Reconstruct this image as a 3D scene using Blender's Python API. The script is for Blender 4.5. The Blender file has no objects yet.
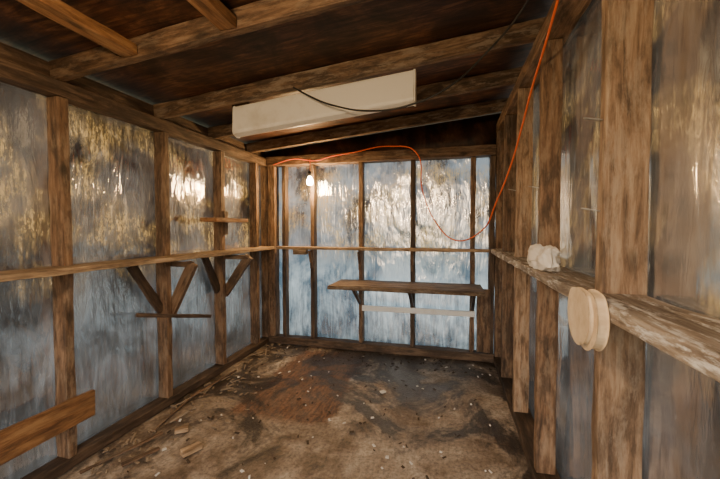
import bpy, math, random
from mathutils import Vector, Matrix, noise as mnoise
random.seed(7)
D = bpy.data
col = bpy.context.scene.collection

# ------------------------------------------------------------ node helpers
def newmat(name):
    m = D.materials.new(name); m.use_nodes = True
    nt = m.node_tree; nt.nodes.clear()
    return m, nt, nt.nodes, nt.links
def ramp(N, stops, interp='LINEAR'):
    r = N.new('ShaderNodeValToRGB'); r.color_ramp.interpolation = interp
    e = r.color_ramp.elements
    while len(e) > 1: e.remove(e[-1])
    e[0].position = stops[0][0]; e[0].color = (*stops[0][1], 1)
    for p, c in stops[1:]:
        x = e.new(p); x.color = (*c, 1)
    return r
def g(v): return (v, v, v)
def noise(N, L, vec, scale, detail=4, rough=.55, dist=0):
    n = N.new('ShaderNodeTexNoise'); n.inputs['Scale'].default_value = scale
    n.inputs['Detail'].default_value = detail; n.inputs['Roughness'].default_value = rough
    n.inputs['Distortion'].default_value = dist
    L.new(vec, n.inputs['Vector']); return n.outputs['Fac']
def mapping(N, L, vec, scale=(1,1,1), loc=(0,0,0)):
    m = N.new('ShaderNodeMapping'); m.inputs['Scale'].default_value = scale
    m.inputs['Location'].default_value = loc
    L.new(vec, m.inputs['Vector']); return m.outputs[0]
def mix(N, L, a, b, fac, mode='MIX'):
    m = N.new('ShaderNodeMix'); m.data_type = 'RGBA'; m.blend_type = mode
    for s, v in ((0, fac), (6, a), (7, b)):
        if isinstance(v, (int, float)): m.inputs[s].default_value = v
        elif isinstance(v, tuple): m.inputs[s].default_value = (*v, 1)
        else: L.new(v, m.inputs[s])
    return m.outputs[2]
def mth(N, L, op, a, b=0.0):
    m = N.new('ShaderNodeMath'); m.operation = op
    for i, v in enumerate((a, b)):
        if isinstance(v, (int, float)): m.inputs[i].default_value = v
        else: L.new(v, m.inputs[i])
    return m.outputs[0]

def wood(name, dark, mid, light, stain=(.025,.016,.011), stainamt=.7, rough=.65, grain=16, pale=None, gain=.7, paleamt=.6):
    dark, mid, light = [tuple(gain*v for v in c) for c in (dark, mid, light)]
    m, nt, N, L = newmat(name)
    tc = N.new('ShaderNodeTexCoord'); oi = N.new('ShaderNodeObjectInfo')
    va = N.new('ShaderNodeVectorMath'); va.operation = 'MULTIPLY_ADD'
    cx = N.new('ShaderNodeCombineXYZ')
    for i in range(3): L.new(oi.outputs['Random'], cx.inputs[i])
    L.new(cx.outputs[0], va.inputs[0]); va.inputs[1].default_value = (37, 23, 11)
    L.new(tc.outputs['Object'], va.inputs[2])
    v = va.outputs[0]
    gv = mapping(N, L, v, (1.6, grain, grain))
    n1 = noise(N, L, gv, 2.8, 9, .70, .5)
    r1 = ramp(N, [(.34, dark), (.49, mid), (.64, light)]); L.new(n1, r1.inputs[0])
    n2 = noise(N, L, mapping(N, L, v, (2, 6, 6)), 1.8, 8, .72, .3)
    r2 = ramp(N, [(.45, g(0)), (.58, g(1))]); L.new(n2, r2.inputs[0])
    c = mix(N, L, r1.outputs[0], stain, mth(N, L, 'MULTIPLY', r2.outputs[0], stainamt))
    if pale:
        n4 = noise(N, L, mapping(N, L, v, (2.2, 9, 9), (5, 5, 5)), 2.6, 9, .75, .2)
        r4 = ramp(N, [(.51, g(0)), (.60, g(1))]); L.new(n4, r4.inputs[0])
        c = mix(N, L, c, pale, mth(N, L, 'MULTIPLY', r4.outputs[0], paleamt))
    vo = N.new('ShaderNodeTexVoronoi'); vo.inputs['Scale'].default_value = 1.0
    L.new(mapping(N, L, v, (3, 9, 9)), vo.inputs['Vector'])
    r3 = ramp(N, [(.08, g(.25)), (.17, g(1))]); L.new(vo.outputs['Distance'], r3.inputs[0])
    c = mix(N, L, c, r3.outputs[0], .8, 'MULTIPLY')
    hv = mix(N, L, g(.75), g(1.25), oi.outputs['Random'])
    c = mix(N, L, c, hv, 1.0, 'MULTIPLY')
    b = N.new('ShaderNodeBsdfPrincipled'); L.new(c, b.inputs['Base Color'])
    b.inputs['Roughness'].default_value = rough
    bp = N.new('ShaderNodeBump'); bp.inputs['Strength'].default_value = .7; bp.inputs['Distance'].default_value = .006
    L.new(n1, bp.inputs['Height']); L.new(bp.outputs[0], b.inputs['Normal'])
    o = N.new('ShaderNodeOutputMaterial'); L.new(b.outputs[0], o.inputs[0])
    return m

W_STUD = wood('old_stud_wood', (.08,.043,.024), (.27,.155,.088), (.45,.29,.18), pale=(.29,.22,.155), paleamt=.4, gain=.60)
W_DARK = wood('dark_stud_wood', (.06,.034,.02), (.18,.11,.068), (.32,.215,.14), gain=.50)
W_GREY = wood('weathered_grey_wood', (.12,.075,.045), (.37,.235,.145), (.56,.41,.28), pale=(.42,.34,.26), stainamt=.55, gain=.80, paleamt=.45)
W_RAFT = wood('rafter_wood', (.08,.045,.024), (.27,.16,.09), (.44,.29,.175), stainamt=.7, pale=(.28,.22,.165), gain=.54)
W_ORNG = wood('warm_pine', (.16,.07,.024), (.42,.20,.08), (.56,.32,.14), stainamt=.4, gain=.70)
W_LEDGE = wood('ledge_wood', (.16,.10,.055), (.44,.30,.18), (.66,.49,.32), stainamt=.45, gain=.88)
W_LEDGE2 = wood('peeling_ledge_wood', (.12,.09,.07), (.34,.27,.21), (.52,.46,.39), pale=(.70,.70,.68), stainamt=.5, gain=.75, paleamt=.75)
W_PLY = wood('shelf_plywood', (.10,.06,.035), (.28,.18,.105), (.42,.29,.185), grain=9, pale=(.36,.30,.24), paleamt=.4, gain=.58)
W_DISC = wood('fresh_cut_wood', (.58,.43,.27), (.72,.57,.38), (.80,.67,.48), stainamt=.08, grain=3, gain=.9)

def plain(name, colr, rough=.5, metal=0, noiseamt=.25, nscale=14, dirt=(.3,.25,.2)):
    m, nt, N, L = newmat(name)
    tc = N.new('ShaderNodeTexCoord')
    n = noise(N, L, tc.outputs['Object'], nscale, 6, .65)
    r = ramp(N, [(.5, g(0)), (.75, g(1))]); L.new(n, r.inputs[0])
    c = mix(N, L, colr, dirt, mth(N, L, 'MULTIPLY', r.outputs[0], noiseamt))
    b = N.new('ShaderNodeBsdfPrincipled'); L.new(c, b.inputs['Base Color'])
    b.inputs['Roughness'].default_value = rough; b.inputs['Metallic'].default_value = metal
    o = N.new('ShaderNodeOutputMaterial'); L.new(b.outputs[0], o.inputs[0])
    return m
M_WHITE = plain('white_enamel', (.93,.90,.83), .35, 0, .45, 5, (.5,.42,.32))
M_WPAINT = plain('white_painted_wood', (.92,.96,1.0), .6, 0, .2, 9)
M_CLOTH = plain('off_white_canvas', (.82,.79,.74), .9, 0, .5, 22, (.42,.36,.28))
M_ORANGE = plain('orange_cord_rubber', (.80,.13,.03), .5, 0, .2)
M_BLACK = plain('black_cable_rubber', (.015,.014,.013), .5, 0, .1)
M_METAL = plain('dull_metal', (.35,.33,.3), .4, .9, .3)
M_CHIP = plain('pale_chips', (.72,.71,.68), .8, 0, .5, 8)
M_SPL = plain('splintered_wood', (.28,.215,.15), .8, 0, .8, 8, (.09,.065,.045))
M_LEAF = plain('dead_leaf_litter', (.06,.042,.028), .9, 0, .5, 8, (.02,.015,.01))
M_GROUND = plain('outdoor_ground', (.10,.11,.05), .95, 0, .8, .8, (.12,.08,.05))

def sheet(name, up0, up1, lo0, lo1, goldlight, goldlightamt, dirtlow, refl=.3, gz=(.9, 2.0), bump=.5, rip=.42, ff=.55):
    """cloudy, wavy greenhouse film with a shiny inner face; golden light is painted in"""
    m, nt, N, L = newmat(name)
    ge = N.new('ShaderNodeNewGeometry'); P = ge.outputs['Position']
    sx = N.new('ShaderNodeSeparateXYZ'); L.new(P, sx.inputs[0]); Z = sx.outputs[2]
    streak = noise(N, L, mapping(N, L, P, (13, 13, 1.5)), 1.8, 8, .74, .8)
    cloud = noise(N, L, mapping(N, L, P, (1.6, 1.6, 1.5)), 1.5, 6, .6, .6)
    fine = noise(N, L, mapping(N, L, P, (34, 34, 15)), 2.2, 6, .75, .6)
    f = mth(N, L, 'ADD', mth(N, L, 'MULTIPLY', streak, .28), mth(N, L, 'MULTIPLY', cloud, .72))
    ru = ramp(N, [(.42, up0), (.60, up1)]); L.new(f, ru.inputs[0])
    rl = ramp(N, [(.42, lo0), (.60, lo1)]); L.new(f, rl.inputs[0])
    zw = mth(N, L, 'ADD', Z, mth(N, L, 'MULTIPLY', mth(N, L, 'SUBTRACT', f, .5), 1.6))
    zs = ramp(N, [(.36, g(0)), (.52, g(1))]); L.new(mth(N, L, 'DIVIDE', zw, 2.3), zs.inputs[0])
    c = mix(N, L, rl.outputs[0], ru.outputs[0], zs.outputs[0])  # bluer, brighter lower half: ground light put into the film colour
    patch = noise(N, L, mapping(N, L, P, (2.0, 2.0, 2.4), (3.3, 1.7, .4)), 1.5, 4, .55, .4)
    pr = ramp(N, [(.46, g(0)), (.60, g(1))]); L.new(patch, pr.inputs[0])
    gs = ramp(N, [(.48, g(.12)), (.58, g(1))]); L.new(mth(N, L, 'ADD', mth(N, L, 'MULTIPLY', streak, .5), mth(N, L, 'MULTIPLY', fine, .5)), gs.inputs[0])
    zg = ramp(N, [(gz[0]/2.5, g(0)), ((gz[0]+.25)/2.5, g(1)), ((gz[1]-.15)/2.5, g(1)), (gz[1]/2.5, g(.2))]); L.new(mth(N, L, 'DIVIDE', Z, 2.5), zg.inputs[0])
    gf = mth(N, L, 'MULTIPLY', mth(N, L, 'MULTIPLY', pr.outputs[0], gs.outputs[0]), mth(N, L, 'MULTIPLY', zg.outputs[0], goldlightamt))
    c = mix(N, L, c, goldlight, gf)  # golden hotspots of sunset and bulb light, painted into the film colour
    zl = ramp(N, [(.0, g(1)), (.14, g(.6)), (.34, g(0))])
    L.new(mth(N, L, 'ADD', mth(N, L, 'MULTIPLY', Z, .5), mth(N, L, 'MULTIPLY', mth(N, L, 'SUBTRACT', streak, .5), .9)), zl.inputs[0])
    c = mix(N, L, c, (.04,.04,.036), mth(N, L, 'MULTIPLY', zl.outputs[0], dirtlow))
    sp = ramp(N, [(.60, g(0)), (.68, g(1))]); L.new(fine, sp.inputs[0])
    c = mix(N, L, c, (.85,.82,.74), mth(N, L, 'MULTIPLY', sp.outputs[0], .12))
    w1 = noise(N, L, mapping(N, L, P, (3.5, 3.5, 1.6), (1, 4, 2)), 1.6, 2, .5, .6)
    w2 = noise(N, L, mapping(N, L, P, (16, 16, 3.2), (6, 2, 1)), 1.6, 3, .55, .8)
    bp = N.new('ShaderNodeBump'); bp.inputs['Strength'].default_value = bump; bp.inputs['Distance'].default_value = .03
    h = mth(N, L, 'ADD', mth(N, L, 'MULTIPLY', w1, 1.4), mth(N, L, 'ADD', mth(N, L, 'MULTIPLY', w2, rip), mth(N, L, 'MULTIPLY', fine, .03)))
    L.new(h, bp.inputs['Height'])
    tr = N.new('ShaderNodeBsdfTranslucent'); L.new(c, tr.inputs[0])
    df = N.new('ShaderNodeBsdfDiffuse'); L.new(c, df.inputs[0])
    ms = N.new('ShaderNodeMixShader'); ms.inputs[0].default_value = .10
    L.new(tr.outputs[0], ms.inputs[1]); L.new(df.outputs[0], ms.inputs[2])
    gls = N.new('ShaderNodeBsdfGlossy'); gls.inputs['Roughness'].default_value = .12
    gls.inputs[0].default_value = (.97,.93,.88,1); L.new(bp.outputs[0], gls.inputs['Normal'])
    lw = N.new('ShaderNodeLayerWeight'); lw.inputs[0].default_value = .35
    m2 = N.new('ShaderNodeMixShader')
    L.new(mth(N, L, 'ADD', mth(N, L, 'MULTIPLY', lw.outputs['Fresnel'], ff), refl), m2.inputs[0])
    L.new(ms.outputs[0], m2.inputs[1]); L.new(gls.outputs[0], m2.inputs[2])
    o = N.new('ShaderNodeOutputMaterial'); L.new(m2.outputs[0], o.inputs[0])
    return m
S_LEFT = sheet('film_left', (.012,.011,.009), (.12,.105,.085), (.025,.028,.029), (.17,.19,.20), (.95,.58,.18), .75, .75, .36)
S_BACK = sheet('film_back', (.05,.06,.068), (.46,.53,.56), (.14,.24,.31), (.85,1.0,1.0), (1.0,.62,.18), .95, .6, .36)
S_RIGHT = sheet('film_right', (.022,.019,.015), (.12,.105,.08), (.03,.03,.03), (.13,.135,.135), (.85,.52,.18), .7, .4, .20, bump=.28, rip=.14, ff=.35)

def floormat():
    m, nt, N, L = newmat('worn_plywood_floor')
    ge = N.new('ShaderNodeNewGeometry'); P = ge.outputs['Position']
    big = noise(N, L, P, 1.1, 9, .62, .6)
    med = noise(N, L, mapping(N, L, P, (1, 1, 1), (4, 2, 0)), 4.0, 9, .66, .5)
    fin = noise(N, L, mapping(N, L, P, (30, 6, 1)), 1.5, 6, .7, .6)
    grit = noise(N, L, P, 45, 5, .75)
    r = ramp(N, [(.36, (.065,.045,.031)), (.45, (.21,.155,.11)), (.53, (.39,.32,.25)), (.64, (.62,.55,.47))])
    f = mth(N, L, 'ADD', mth(N, L, 'MULTIPLY', big, .55), mth(N, L, 'MULTIPLY', med, .45)); L.new(f, r.inputs[0])
    c = r.outputs[0]
    sx = N.new('ShaderNodeSeparateXYZ'); L.new(P, sx.inputs[0])
    wob = mth(N, L, 'MULTIPLY', mth(N, L, 'SUBTRACT', med, .5), .35)
    ax = mth(N, L, 'ABSOLUTE', mth(N, L, 'ADD', mth(N, L, 'ADD', sx.outputs[0], 1.12), wob))
    ay = mth(N, L, 'ABSOLUTE', mth(N, L, 'ADD', mth(N, L, 'SUBTRACT', sx.outputs[1], 2.75), wob))
    mx = ramp(N, [(.34, g(1)), (.40, g(0))]); L.new(ax, mx.inputs[0])
    my = ramp(N, [(.60, g(1)), (.70, g(0))]); L.new(ay, my.inputs[0])
    red = ramp(N, [(.35, (.05,.020,.010)), (.65, (.24,.10,.045))]); L.new(fin, red.inputs[0])
    c = mix(N, L, c, red.outputs[0], mth(N, L, 'MULTIPLY', mth(N, L, 'MULTIPLY', mx.outputs[0], my.outputs[0]), .85))
    dn = noise(N, L, mapping(N, L, P, (1, 1, 1), (9, 3, 1)), 1.7, 9, .70, .8)
    dn2 = mth(N, L, 'ADD', dn, mth(N, L, 'MULTIPLY', mth(N, L, 'SUBTRACT', sx.outputs[1], 2.3), .05))
    dr = ramp(N, [(.49, g(0)), (.57, g(1))]); L.new(dn2, dr.inputs[0])
    c = mix(N, L, c, (.022,.015,.010), mth(N, L, 'MULTIPLY', dr.outputs[0], .88))
    gr = ramp(N, [(.35, g(.55)), (.6, g(1.1))]); L.new(fin, gr.inputs[0])
    c = mix(N, L, c, gr.outputs[0], .45, 'MULTIPLY')
    g2 = ramp(N, [(.38, g(.4)), (.52, g(1)), (.75, g(1.4))]); L.new(grit, g2.inputs[0])
    c = mix(N, L, c, g2.outputs[0], .7, 'MULTIPLY')
    b = N.new('ShaderNodeBsdfPrincipled'); L.new(c, b.inputs['Base Color'])
    rr = ramp(N, [(.4, g(.75)), (.60, g(.30))]); L.new(dn, rr.inputs[0]); L.new(rr.outputs[0], b.inputs['Roughness'])
    bp = N.new('ShaderNodeBump'); bp.inputs['Strength'].default_value = .8; bp.inputs['Distance'].default_value = .013
    L.new(mth(N, L, 'ADD', med, mth(N, L, 'MULTIPLY', grit, .45)), bp.inputs['Height']); L.new(bp.outputs[0], b.inputs['Normal'])
    o = N.new('ShaderNodeOutputMaterial'); L.new(b.outputs[0], o.inputs[0])
    return m
M_FLOOR = floormat()

def roofmat():
    m, nt, N, L = newmat('roof_plywood')
    ge = N.new('ShaderNodeNewGeometry'); P = ge.outputs['Position']
    n1 = noise(N, L, mapping(N, L, P, (3, 22, 1)), 1.5, 8, .68, .8)
    n2 = noise(N, L, P, 2.6, 8, .68, .8)
    r = ramp(N, [(.32, (.022,.008,.004)), (.5, (.092,.035,.016)), (.68, (.22,.10,.046))]); L.new(n1, r.inputs[0])
    s = ramp(N, [(.42, g(.2)), (.60, g(1.2))]); L.new(n2, s.inputs[0])
    c = mix(N, L, r.outputs[0], s.outputs[0], .85, 'MULTIPLY')
    b = N.new('ShaderNodeBsdfPrincipled'); L.new(c, b.inputs['Base Color']); b.inputs['Roughness'].default_value = .55
    o = N.new('ShaderNodeOutputMaterial'); L.new(b.outputs[0], o.inputs[0])
    return m
M_ROOF = roofmat()

# ------------------------------------------------------------ geometry helpers
def empty(name, loc=(0,0,0)):
    e = D.objects.new(name, None); e.location = loc; e.empty_display_size = .1
    col.objects.link(e); return e
def attach(o, parent):
    if parent:
        o.parent = parent
        o.matrix_parent_inverse = Matrix.Translation(parent.location).inverted()
def beam(name, p0, p1, w, h, mat, parent=None, up=(0,0,1), jit=.003, bev=.004):
    """timber from p0 to p1 (centre line); w across, h along 'up'; local X is the grain"""
    p0, p1 = Vector(p0), Vector(p1); d = p1 - p0; Ln = d.length; x = d.normalized()
    u = Vector(up)
    if abs(x.dot(u)) > .95: u = Vector((0, 1, 0)) if abs(x.y) < .9 else Vector((1, 0, 0))
    y = u.cross(x).normalized(); z = x.cross(y)
    n = max(1, int(Ln / .12)); vs = []; fs = []
    for i in range(n + 1):
        t = -Ln/2 + Ln*i/n
        for sy, sz in ((-1,-1),(1,-1),(1,1),(-1,1)):
            j = lambda: random.uniform(-jit, jit)
            vs.append((t, sy*w/2 + j(), sz*h/2 + j()))
    for i in range(n):
        a, b = i*4, i*4+4
        for k in range(4):
            k2 = (k+1) % 4; fs.append((a+k, a+k2, b+k2, b+k))
    fs.append((3,2,1,0)); e = n*4; fs.append((e, e+1, e+2, e+3))
    me = D.meshes.new(name); me.from_pydata(vs, [], fs); me.update()
    me.materials.append(mat)
    o = D.objects.new(name, me); col.objects.link(o)
    M = Matrix((x, y, z)).transposed().to_4x4(); M.translation = (p0+p1)/2
    o.matrix_world = M
    if bev:
        md = o.modifiers.new('bevel', 'BEVEL'); md.width = bev; md.segments = 2; md.angle_limit = math.radians(50)
    if parent: attach(o, parent)
    return o
def box(name, x0, x1, y0, y1, z0, z1, mat, parent=None, axis=None, **k):
    s = (x1-x0, y1-y0, z1-z0); c = ((x0+x1)/2, (y0+y1)/2, (z0+z1)/2)
    if axis is None: axis = s.index(max(s))
    if axis == 0: return beam(name, (x0,c[1],c[2]), (x1,c[1],c[2]), s[1], s[2], mat, parent, **k)
    if axis == 1: return beam(name, (c[0],y0,c[2]), (c[0],y1,c[2]), s[0], s[2], mat, parent, **k)
    return beam(name, (c[0],c[1],z0), (c[0],c[1],z1), s[0], s[1], mat, parent, up=(0,1,0), **k)
def grid(name, fn, nu, nv, mat, parent=None, thick=0):
    vs = [fn(i/nu, j/nv) for j in range(nv+1) for i in range(nu+1)]
    fs = [(j*(nu+1)+i, j*(nu+1)+i+1, (j+1)*(nu+1)+i+1, (j+1)*(nu+1)+i) for j in range(nv) for i in range(nu)]
    me = D.meshes.new(name); me.from_pydata(vs, [], fs); me.update(); me.materials.append(mat)
    for p in me.polygons: p.use_smooth = True
    o = D.objects.new(name, me); col.objects.link(o)
    if thick:
        md = o.modifiers.new('t', 'SOLIDIFY'); md.thickness = thick; md.offset = 0
    if parent: attach(o, parent)
    return o
def lathe(name, prof, mat, loc=(0,0,0), seg=24, smooth=True):
    vs = []; fs = []
    for r, z in prof:
        for i in range(seg):
            a = 2*math.pi*i/seg; vs.append((r*math.cos(a)+loc[0], r*math.sin(a)+loc[1], z+loc[2]))
    for k in range(len(prof)-1):
        for i in range(seg):
            j = (i+1) % seg; fs.append((k*seg+i, k*seg+j, (k+1)*seg+j, (k+1)*seg+i))
    me = D.meshes.new(name); me.from_pydata(vs, [], fs); me.update(); me.materials.append(mat)
    if smooth:
        for p in me.polygons: p.use_smooth = True
    o = D.objects.new(name, me); col.objects.link(o); return o
def cord(name, pts, r, mat, parent=None):
    cu = D.curves.new(name, 'CURVE'); cu.dimensions = '3D'; cu.bevel_depth = r; cu.bevel_resolution = 3; cu.resolution_u = 10
    sp = cu.splines.new('BEZIER'); sp.bezier_points.add(len(pts)-1)
    for b, p in zip(sp.bezier_points, pts):
        b.co = p; b.handle_left_type = b.handle_right_type = 'AUTO'
    cu.materials.append(mat)
    o = D.objects.new(name, cu); col.objects.link(o)
    if parent: attach(o, parent)
    return o

# ------------------------------------------------------------ room constants
XL, XR = -1.96, .44            # inner faces of the studs
SL, SR = -2.052, .562          # film planes
YB, SB = 3.51, 3.602           # back stud face / film plane
YF = -.55                      # front of the shed
def zr(x): return 2.08 + (x - XL)*.094   # rafter underside

# floor
fl = grid('floor', lambda u, v: (SL-.02 + (SR-SL+.04)*u, YF + (SB+.02-YF)*v,
          .004*math.sin(7*u+3*v)*math.sin(9*v)), 40, 60, M_FLOOR)
md = fl.modifiers.new('t', 'SOLIDIFY'); md.thickness = .03; md.offset = -1
gr = grid('ground', lambda u, v: (-20+40*u, -16+40*v, -.14), 4, 4, M_GROUND)

# ceiling
ce = grid('ceiling', lambda u, v: ((SL-.1) + (SR-SL+.2)*u, YF-.1 + (SB+.25-YF)*v, zr((SL-.1) + (SR-SL+.2)*u)+.108), 6, 8, M_ROOF)
md = ce.modifiers.new('t', 'SOLIDIFY'); md.thickness = .02; md.offset = 1

rf = empty('trim_1')
for i, y in enumerate((.15, 1.40, 2.06, 2.63, 3.22)):
    m = W_RAFT if i != 1 else W_STUD
    beam('rafter_%d' % i, (SL+.02, y, zr(SL+.02)+.052), (SR-.02, y, zr(SR-.02)+.052), .042, .10, m, rf)
for i, x in enumerate((-1.50, -.955)):
    beam('roof_blocking_%d' % i, (x, .175, zr(x)+.035), (x, 1.375, zr(x)+.035), .085, .05, W_ORNG, rf)
beam('roof_cleat', (-1.2, 3.26, zr(-1.2)+.06), (.4, 3.26, zr(.4)+.06), .03, .08, W_DARK, rf)
beam('fixture_block', (-1.56, 2.40, zr(-1.5)+.02), (-1.44, 2.40, zr(-1.44)+.02), .25, .16, W_DARK, rf)

# left wall
wl = empty('wall_left', (XL, 1.5, 0))
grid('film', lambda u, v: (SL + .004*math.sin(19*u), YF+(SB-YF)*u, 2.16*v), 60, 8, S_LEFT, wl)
for i, y in enumerate((-.5, .1, .74, 1.392, 2.072, 2.71, 3.29)):
    box('stud_%d' % i, SL+.004, XL, y-.024, y+.024, .06, 1.985, W_STUD, wl, 2)
box('corner_stud', SL+.004, XL, 3.50, 3.56, .06, 1.985, W_STUD, wl, 2)
box('top_plate', SL+.004, XL, YF, SB-.01, 1.987, 2.07, W_DARK, wl, 1)
box('eave_board', SL+.006, SL+.018, YF, SB-.01, 2.072, 2.17, W_DARK, wl, 1, jit=.001, bev=.001)
box('bottom_plate', SL+.004, XL+.004, YF, SB-.01, .004, .058, W_DARK, wl, 1)
ys = (-.5, .1, .74, 1.392, 2.072, 2.71, 3.29, 3.55)
for i in range(7):
    box('rail_block_%d' % i, SL+.01, XL-.002, ys[i]+.026, ys[i+1]-.026, 1.068, 1.098, W_LEDGE, wl, 1)
ll = box('ledge_shelf', XL+.001, XL+.135, YF+.1, 3.40, 1.070, 1.100, W_LEDGE)
bp = box('nailed_plank', XL+.002, XL+.026, .2, 1.50, .235, .385, W_ORNG, axis=1)

# V-shaped bracing under the left ledge: one leg into the room, one along the wall added as its reflection
def bracket(y, xo, zb, zt, dy):
    e = empty('shelf_bracket', (XL, y, zt))
    beam('brace', (XL-.035, y+.046, zb-.06), (xo, y+.046, zt-.02), .036, .075, W_STUD, e, up=(1,0,.3))
    beam('arm', (XL-.06, y+.046, zt-.005-.025), (xo+.0, y+.046, zt-.005-.025), .036, .038, W_STUD, e)
    beam('brace_reflection', (XL-.045, y-.027, zb-.02), (XL-.045, y-dy, zt-.01), .03, .06, W_DARK, e, up=(0,1,.3))  # solid piece imitating the brace's reflection in the film
bracket(2.072, -1.79, .72, 1.066, .26)
bracket(2.71, -1.73, .75, 1.066, .20)
ps = beam('propped_stick', (-1.965, 1.80, .735), (-1.78, 2.29, .615), .022, .026, W_DARK)
sa = empty('small_wall_shelf', (XL, 2.71, 1.37))
box('board', XL+.001, -1.80, 2.40, 2.86, 1.350, 1.385, W_ORNG, sa, 1)
beam('cleat', (XL+.016, 2.71, 1.24), (XL+.016, 2.71, 1.348), .03, .05, W_STUD, sa)
beam('cleat_top', (XL+.016, 2.71, 1.387), (XL+.016, 2.71, 1.45), .03, .05, W_STUD, sa)

# back wall
wb = empty('wall_back', (-.7, YB, 0))
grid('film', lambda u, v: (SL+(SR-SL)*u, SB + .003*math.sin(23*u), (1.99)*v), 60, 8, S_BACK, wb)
grid('gable_board', lambda u, v: (SL+(SR-SL)*u, SB-.002, 1.99 + v*(zr(SL+(SR-SL)*u)+.10-1.99)), 8, 2, M_ROOF, wb, .01)
bx = (-1.43, -.888, -.345, .235)
for i, x in enumerate(bx):
    box('stud_%d' % i, x-.022, x+.022, YB, SB-.006, .085, 1.985, (W_DARK, W_STUD)[i % 2], wb, 2)
box('corner_stud_l', -1.952, -1.87, YB-.02, SB-.006, .085, 1.985, W_STUD, wb, 2)
box('corner_stud_2', -1.79, -1.75, YB, SB-.006, .085, 1.985, W_DARK, wb, 2)
box('corner_stud_r', .385, .435, YB-.01, SB-.006, .085, 1.985, W_DARK, wb, 2)
box('header', XL+.004, XR-.004, YB-.04, SB-.006, 1.988, 2.085, W_STUD, wb, 0)
box('bottom_plate', XL+.004, XR-.004, YB-.02, SB-.006, .004, .083, W_DARK, wb, 0)
bl = box('ledge_shelf', XL+.14, XR-.06, YB-.10, YB-.001, 1.070, 1.100, W_LEDGE)
for i, x in enumerate((-1.43, -.888, -.345)):
    box('bracket_leg_%d' % i, x-.018, x+.018, YB-.030, YB-.001, .86, 1.068, W_STUD, wb, 2)
    beam('bracket_brace_%d' % i, (x, YB-.03, .93), (x, YB-.085, 1.055), .03, .028, W_STUD, wb, up=(0,1,0))
box('hanging_block', -1.62, -1.47, YB-.09, YB-.03, 1.015, 1.068, W_LEDGE, wb, 0)

# deep lower shelf
sh = empty('plywood_shelf', (-.4, 3.3, .75))
box('board', -1.10, .31, 3.08, 3.505, .735, .757, W_PLY, sh, 0)
box('front_lip', -1.10, .31, 3.06, 3.079, .722, .757, W_PLY, sh, 0)
for x in (-.888, -.345, .235):
    beam('strut', (x, 3.49, .515), (x, 3.20, .722), .03, .035, W_DARK, sh, up=(0,1,0))
box('white_batten', -.87, .26, YB-.022, YB-.001, .435, .49, M_WPAINT, None, 0)
box('plywood_offcut', .275, .40, YB-.035, YB-.012, .10, .715, W_STUD, None, 2)

# right wall
wr = empty('wall_right', (XR, 1.5, 0))
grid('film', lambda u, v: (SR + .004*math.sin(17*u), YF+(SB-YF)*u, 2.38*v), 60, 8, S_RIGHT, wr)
for i, (y, m) in enumerate(((-.5, W_DARK), (.1, W_DARK), (.55, W_STUD), (1.18, W_GREY), (1.90, W_STUD), (2.50, W_GREY), (3.05, W_STUD))):
    x1 = SR-.006 if y == 1.18 else SR-.03
    box('stud_%d' % i, XR, x1, y-.022, y+.022, .06, 2.215, m, wr, 2)
box('corner_stud', XR, SR-.006, 3.50, 3.55, .06, 2.215, W_STUD, wr, 2)
box('top_plate', XR, SR-.006, YF, SB-.01, 2.217, 2.30, W_STUD, wr, 1)
box('eave_board', SR-.018, SR-.006, YF, SB-.01, 2.302, 2.41, W_DARK, wr, 1, jit=.001, bev=.001)
box('bottom_plate', XR-.004, SR-.006, YF, SB-.01, .004, .058, W_DARK, wr, 1)
yr = (-.5, .1, .55, 1.18, 1.90, 2.50, 3.05, 3.53)
for i in range(7):
    box('rail_block_%d' % i, XR+.002, SR-.008, yr[i]+.024, yr[i+1]-.024, 1.072, 1.108, W_LEDGE2, wr, 1)
rl = box('ledge_shelf', .386, XR-.001, YF+.1, 3.40, 1.070, 1.110, W_LEDGE2)

# front wall with an open doorway behind the viewer
wf = empty('wall_front', (-.7, YF, 0))
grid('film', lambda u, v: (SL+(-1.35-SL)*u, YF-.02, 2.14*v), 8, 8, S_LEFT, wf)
box('jamb_l', -1.38, -1.30, YF-.02, YF+.07, .0, 2.02, W_STUD, wf, 2)
box('jamb_r', .36, .43, YF-.02, YF+.07, .0, 2.02, W_STUD, wf, 2)
box('header', SL, SR, YF-.02, YF+.07, 2.025, 2.09, W_STUD, wf, 0)
grid('gable_board', lambda u, v: (SL+(SR-SL)*u, YF-.022, 2.09 + v*(zr(SL+(SR-SL)*u)+.10-2.09)), 8, 2, M_ROOF, wf, .01)

# ------------------------------------------------------------ fluorescent fixture
fx = empty('fluorescent_light_fixture', (-.8, 2.1, 2.1))
def fpt(x, dy, dz): return (x, 2.10+dy, zr(x)+dz)
prof = [(.055,-.002), (.0,-.002), (-.004,-.02), (-.012,-.165), (-.004,-.185), (.035,-.20), (.060,-.195), (.062,-.17)]
xs = [-1.42, -1.1, -.8, -.5, -.205]
vs = [fpt(x, a, b) for x in xs for a, b in prof]; n = len(prof); fs = []
for i in range(len(xs)-1):
    for k in range(n):
        k2 = (k+1) % n; fs.append((i*n+k, i*n+k2, (i+1)*n+k2, (i+1)*n+k))
fs.append(tuple(range(n))); fs.append(tuple((len(xs)-1)*n + k for k in reversed(range(n))))
me = D.meshes.new('housing'); me.from_pydata(vs, [], fs); me.update(); me.materials.append(M_WHITE)
o = D.objects.new('housing', me); col.objects.link(o); attach(o, fx)
md = o.modifiers.new('b', 'BEVEL'); md.width = .004; md.segments = 2
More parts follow.
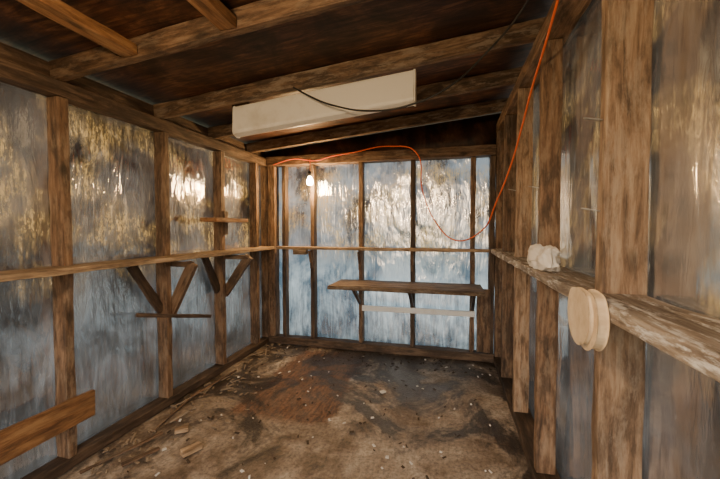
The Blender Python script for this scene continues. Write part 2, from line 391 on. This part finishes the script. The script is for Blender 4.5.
for xa in (-1.426, -.199):
    vs = [fpt(xa+s, a*1.08-.002, b*1.03+.002) for s in (-.004, .004) for a, b in prof]
    fs = [tuple(range(n)), tuple(n+k for k in reversed(range(n)))] + [(k, (k+1) % n, n+(k+1) % n, n+k) for k in range(n)]
    me = D.meshes.new('end_cap'); me.from_pydata(vs, [], fs); me.update(); me.materials.append(M_WHITE)
    o = D.objects.new('end_cap', me); col.objects.link(o); attach(o, fx)

cord('black_cable', [(-.95,2.03,2.185),(-.85,2.0,2.12),(-.693,1.98,2.04),(-.436,1.95,1.97),(-.2,1.92,1.975),(.01,1.9,2.05),
     (.184,1.88,2.19),(.297,1.7,2.25),(.33,1.5,2.27),(.34,1.40,2.297)], .0055, M_BLACK)
cord('orange_extension_cord', [(.42,1.42,2.30),(.42,1.6,2.2),(.42,1.75,2.13),(.42,2.0,2.03),(.41,2.2,1.88),(.39,2.4,1.71),
     (.335,2.6,1.50),(.25,2.9,1.27),(.06,3.1,1.195),(-.11,3.25,1.355),(-.244,3.4,1.67),(-.316,3.44,2.05),(-.565,3.45,2.12),
     (-.99,3.44,2.07),(-1.2,3.44,2.045),(-1.34,3.43,2.01),(-1.62,3.44,2.04),(-1.85,3.44,1.99)], .0055, M_ORANGE)

# ------------------------------------------------------------ bulbs
def glassmat():
    m, nt, N, L = newmat('lit_bulb_glass')
    e = N.new('ShaderNodeEmission'); e.inputs[0].default_value = (1, .72, .38, 1); e.inputs[1].default_value = 180
    o = N.new('ShaderNodeOutputMaterial'); L.new(e.outputs[0], o.inputs[0]); return m
M_BULB = glassmat()
def bulb(x, y, z, ztop, power, colr):
    e = empty('hanging_light_bulb', (x, y, z))
    b = lathe('glass', [(.001,-.042),(.018,-.039),(.031,-.026),(.035,-.006),(.032,.012),(.022,.032),(.015,.048),(.0145,.055)], M_BULB, (0,0,0))
    b.location = (x, y, z); attach(b, e)
    s = lathe('socket', [(.0145,.052),(.019,.054),(.020,.09),(.016,.105),(.006,.112),(.001,.113)], M_BLACK, (0,0,0)); s.location = (x, y, z); attach(s, e)
    cord('flex', [(x,y,z+.11),(x+.004,y,(z+ztop)/2+.05),(x,y,ztop)], .004, M_ORANGE, e)
    l = D.lights.new('bulb_light', 'POINT'); l.energy = power; l.color = colr; l.shadow_soft_size = .06
    lo = D.objects.new('bulb_light', l); lo.location = (x, y, z-.05); col.objects.link(lo); attach(lo, e)
bulb(-1.41, 3.40, 1.79, 2.02, 46, (1,.58,.22))
bulb(-.75, .17, 1.93, zr(-.75), 62, (1,.66,.35))  # unseen second bulb, added to throw warm light on the beams

# ------------------------------------------------------------ crumpled white cloth on the right ledge
def rag(cx, cy, cz, sx_, sy_, sz_, seed):
    nu, nv = 90, 46; vs = []; fs = []
    off = Vector((seed*3.1, seed*1.7, seed))
    for j in range(nv+1):
        ph = math.pi*j/nv
        for i in range(nu):
            th = 2*math.pi*i/nu
            d = Vector((math.sin(ph)*math.cos(th), math.sin(ph)*math.sin(th), math.cos(ph)))
            fold = 1 - abs(mnoise.noise(d*1.9 + off))*1.25
            f2 = 1 - abs(mnoise.noise(d*4.5 + off*2))*.7
            tw = 1 + .22*math.cos(2*th + 1.2)
            r = .45 + .42*fold*tw*.9 + .16*f2
            p = Vector((d.x*sx_*r, d.y*sy_*r, d.z*sz_*r))
            p.z += (abs(d.y)**1.5 - .45)*.045 if p.z > 0 else 0
            z = max(cz + p.z + sz_*.55, cz + .001)
            vs.append((cx + p.x, cy + p.y, z))
    for j in range(nv):
        for i in range(nu):
            i2 = (i+1) % nu; fs.append((j*nu+i, (j+1)*nu+i, (j+1)*nu+i2, j*nu+i2))
    me = D.meshes.new('crumpled_white_cloth'); me.from_pydata(vs, [], fs); me.update(); me.materials.append(M_CLOTH)
    for p in me.polygons: p.use_smooth = True
    o = D.objects.new('crumpled_white_cloth', me); col.objects.link(o); return o
rag(.425, 1.74, 1.112, .056, .185, .084, 2.3)

# two round wooden plates nailed to the ledge front
wd = empty('round_wood_plaque', (.37, 1.03, 1.07))
def plaque(x0, x1, cy, cz, rad):
    n = 44; pts = []
    for i in range(n):
        th = 2*math.pi*i/n; y = rad*math.cos(th); z = rad*1.06*math.sin(th)
        if z > rad*.75: z = rad*.75 + (z-rad*.75)*.4
        pts.append((y, z))
    vs = [(x-(x0+x1)/2, p[0], p[1]) for x in (x0, x1) for p in pts]
    fs = [tuple(range(n)), tuple(n+k for k in reversed(range(n)))] + [(k, (k+1) % n, n+(k+1) % n, n+k) for k in range(n)]
    me = D.meshes.new('disc'); me.from_pydata(vs, [], fs); me.update(); me.materials.append(W_DISC)
    o = D.objects.new('disc', me); col.objects.link(o); o.location = ((x0+x1)/2, cy, cz)
    md = o.modifiers.new('b', 'BEVEL'); md.width = .005; md.segments = 3; md.angle_limit = math.radians(40)
    attach(o, wd)
plaque(.358, .3835, 1.04, 1.062, .078)
plaque(.346, .3575, 1.058, 1.066, .075)

nl = empty('wall_nails', (.5, 1.9, 1.4))
for (x, y, z) in ((.436,1.18,1.62),(.436,1.9,1.5),(.436,1.18,1.35),(.436,2.5,1.55)):
    beam('nail', (x+.01,y,z), (x-.045,y,z+.01), .004, .004, M_METAL, nl, jit=0, bev=0)

# ------------------------------------------------------------ debris
deb = empty('floor_debris', (-1, 2, 0))
def chips(name, n, mat, region, size, long=1.0, flat=.004):
    vs = []; fs = []
    for _ in range(n):
        x, y = region()
        s = random.uniform(*size); a = random.random()*math.pi
        lx = s*(1 + random.random()*(long-1)); ly = s*random.uniform(.35, .9) if long < 3 else s*random.uniform(.25,.5)
        t = flat*random.uniform(.5, 1.6); k = len(vs); tilt = random.uniform(0, .2)*lx
        ca, sa_ = math.cos(a), math.sin(a)
        for zz in (0.002, 0.002+t):
            for px, py in ((-1,-1),(1,-.7),(.8,1),(-.9,.8)):
                px *= lx*random.uniform(.8,1.1)/2; py *= ly*random.uniform(.8,1.1)/2
                vs.append((x+px*ca-py*sa_, y+px*sa_+py*ca, .004+zz+ (tilt if px > 0 else 0)))
        fs += [(k,k+3,k+2,k+1),(k+4,k+5,k+6,k+7)] + [(k+i,k+(i+1)%4,k+4+(i+1)%4,k+4+i) for i in range(4)]
    me = D.meshes.new(name); me.from_pydata(vs, [], fs); me.update(); me.materials.append(mat)
    o = D.objects.new(name, me); col.objects.link(o); attach(o, deb); return o
chips('paint_chips', 80, M_CHIP, lambda: (random.uniform(-1.8,.38), random.uniform(1.0,3.4)), (.006,.030))
chips('wood_chips', 240, M_SPL, lambda: (XL+.03+abs(random.gauss(0,.25)), random.uniform(1.0,3.45)), (.008,.030), 1.6)
chips('splinters', 32, M_SPL, lambda: (XL+.05+abs(random.gauss(0,.10)), random.uniform(1.1,3.2)), (.02,.04), 4, .006)
chips('leaf_litter', 220, M_LEAF, lambda: (random.uniform(-1.9,.40), random.choice((random.uniform(3.1,3.46), random.uniform(1,3.4)))), (.008,.026), 1.6)
for i, (x0,y0,x1,y1,w) in enumerate(((-1.86,1.35,-1.72,1.75,.018),(-1.80,1.75,-1.90,2.3,.014),(-1.70,1.45,-1.62,1.62,.03),(-1.88,2.2,-1.84,2.7,.016),(-1.86,1.15,-1.55,1.30,.015))):
    beam('broken_stick_%d' % i, (x0,y0,.016), (x1,y1,.018), w, .010, W_STUD, deb, jit=.003, bev=.002)
beam('wood_offcut', (-1.45,1.60,.022), (-1.40,1.70,.022), .05, .03, W_LEDGE, deb)
beam('wood_offcut_2', (-1.66,1.78,.020), (-1.60,1.83,.020), .045, .025, W_LEDGE, deb)
beam('white_scrap', (-.50,2.62,.012), (-.47,2.65,.012), .035, .012, M_CHIP, deb)

# ------------------------------------------------------------ world: evening overcast, brighter and warmer behind the door
w = D.worlds.new('evening_sky'); bpy.context.scene.world = w; w.use_nodes = True
nt = w.node_tree; N = nt.nodes; L = nt.links; N.clear()
tc = N.new('ShaderNodeTexCoord'); sx = N.new('ShaderNodeSeparateXYZ'); L.new(tc.outputs['Generated'], sx.inputs[0])
r = ramp(N, [(.0, (.12,.11,.09)), (.48, (.25,.25,.22)), (.53, (.98,.87,.72)), (.62, (.78,.84,.92)), (1, (.55,.67,.95))])
mr = N.new('ShaderNodeMapRange'); mr.inputs[1].default_value = -1; mr.inputs[2].default_value = 1
L.new(sx.outputs[2], mr.inputs[0]); L.new(mr.outputs[0], r.inputs[0])
m3 = N.new('ShaderNodeMapRange'); m3.inputs[1].default_value = .3; m3.inputs[2].default_value = -.9; m3.inputs[3].default_value = 0; m3.inputs[4].default_value = 1
L.new(sx.outputs[1], m3.inputs[0])
tint = mix(N, L, (1,1,1), (2.7,2.3,1.85), m3.outputs[0])
cc = mix(N, L, r.outputs[0], tint, 1.0, 'MULTIPLY')
bg = N.new('ShaderNodeBackground'); bg.inputs[1].default_value = 2.8; L.new(cc, bg.inputs[0])
o = N.new('ShaderNodeOutputWorld'); L.new(bg.outputs[0], o.inputs[0])

# ------------------------------------------------------------ camera
cam = D.cameras.new('camera'); cam.sensor_width = 36; cam.lens = 17.25; cam.clip_start = .02
co = D.objects.new('camera', cam); co.location = (0, 0, 1.30)
co.rotation_euler = (math.radians(90-1.9), 0, math.radians(14.3)); col.objects.link(co)
bpy.context.scene.camera = co
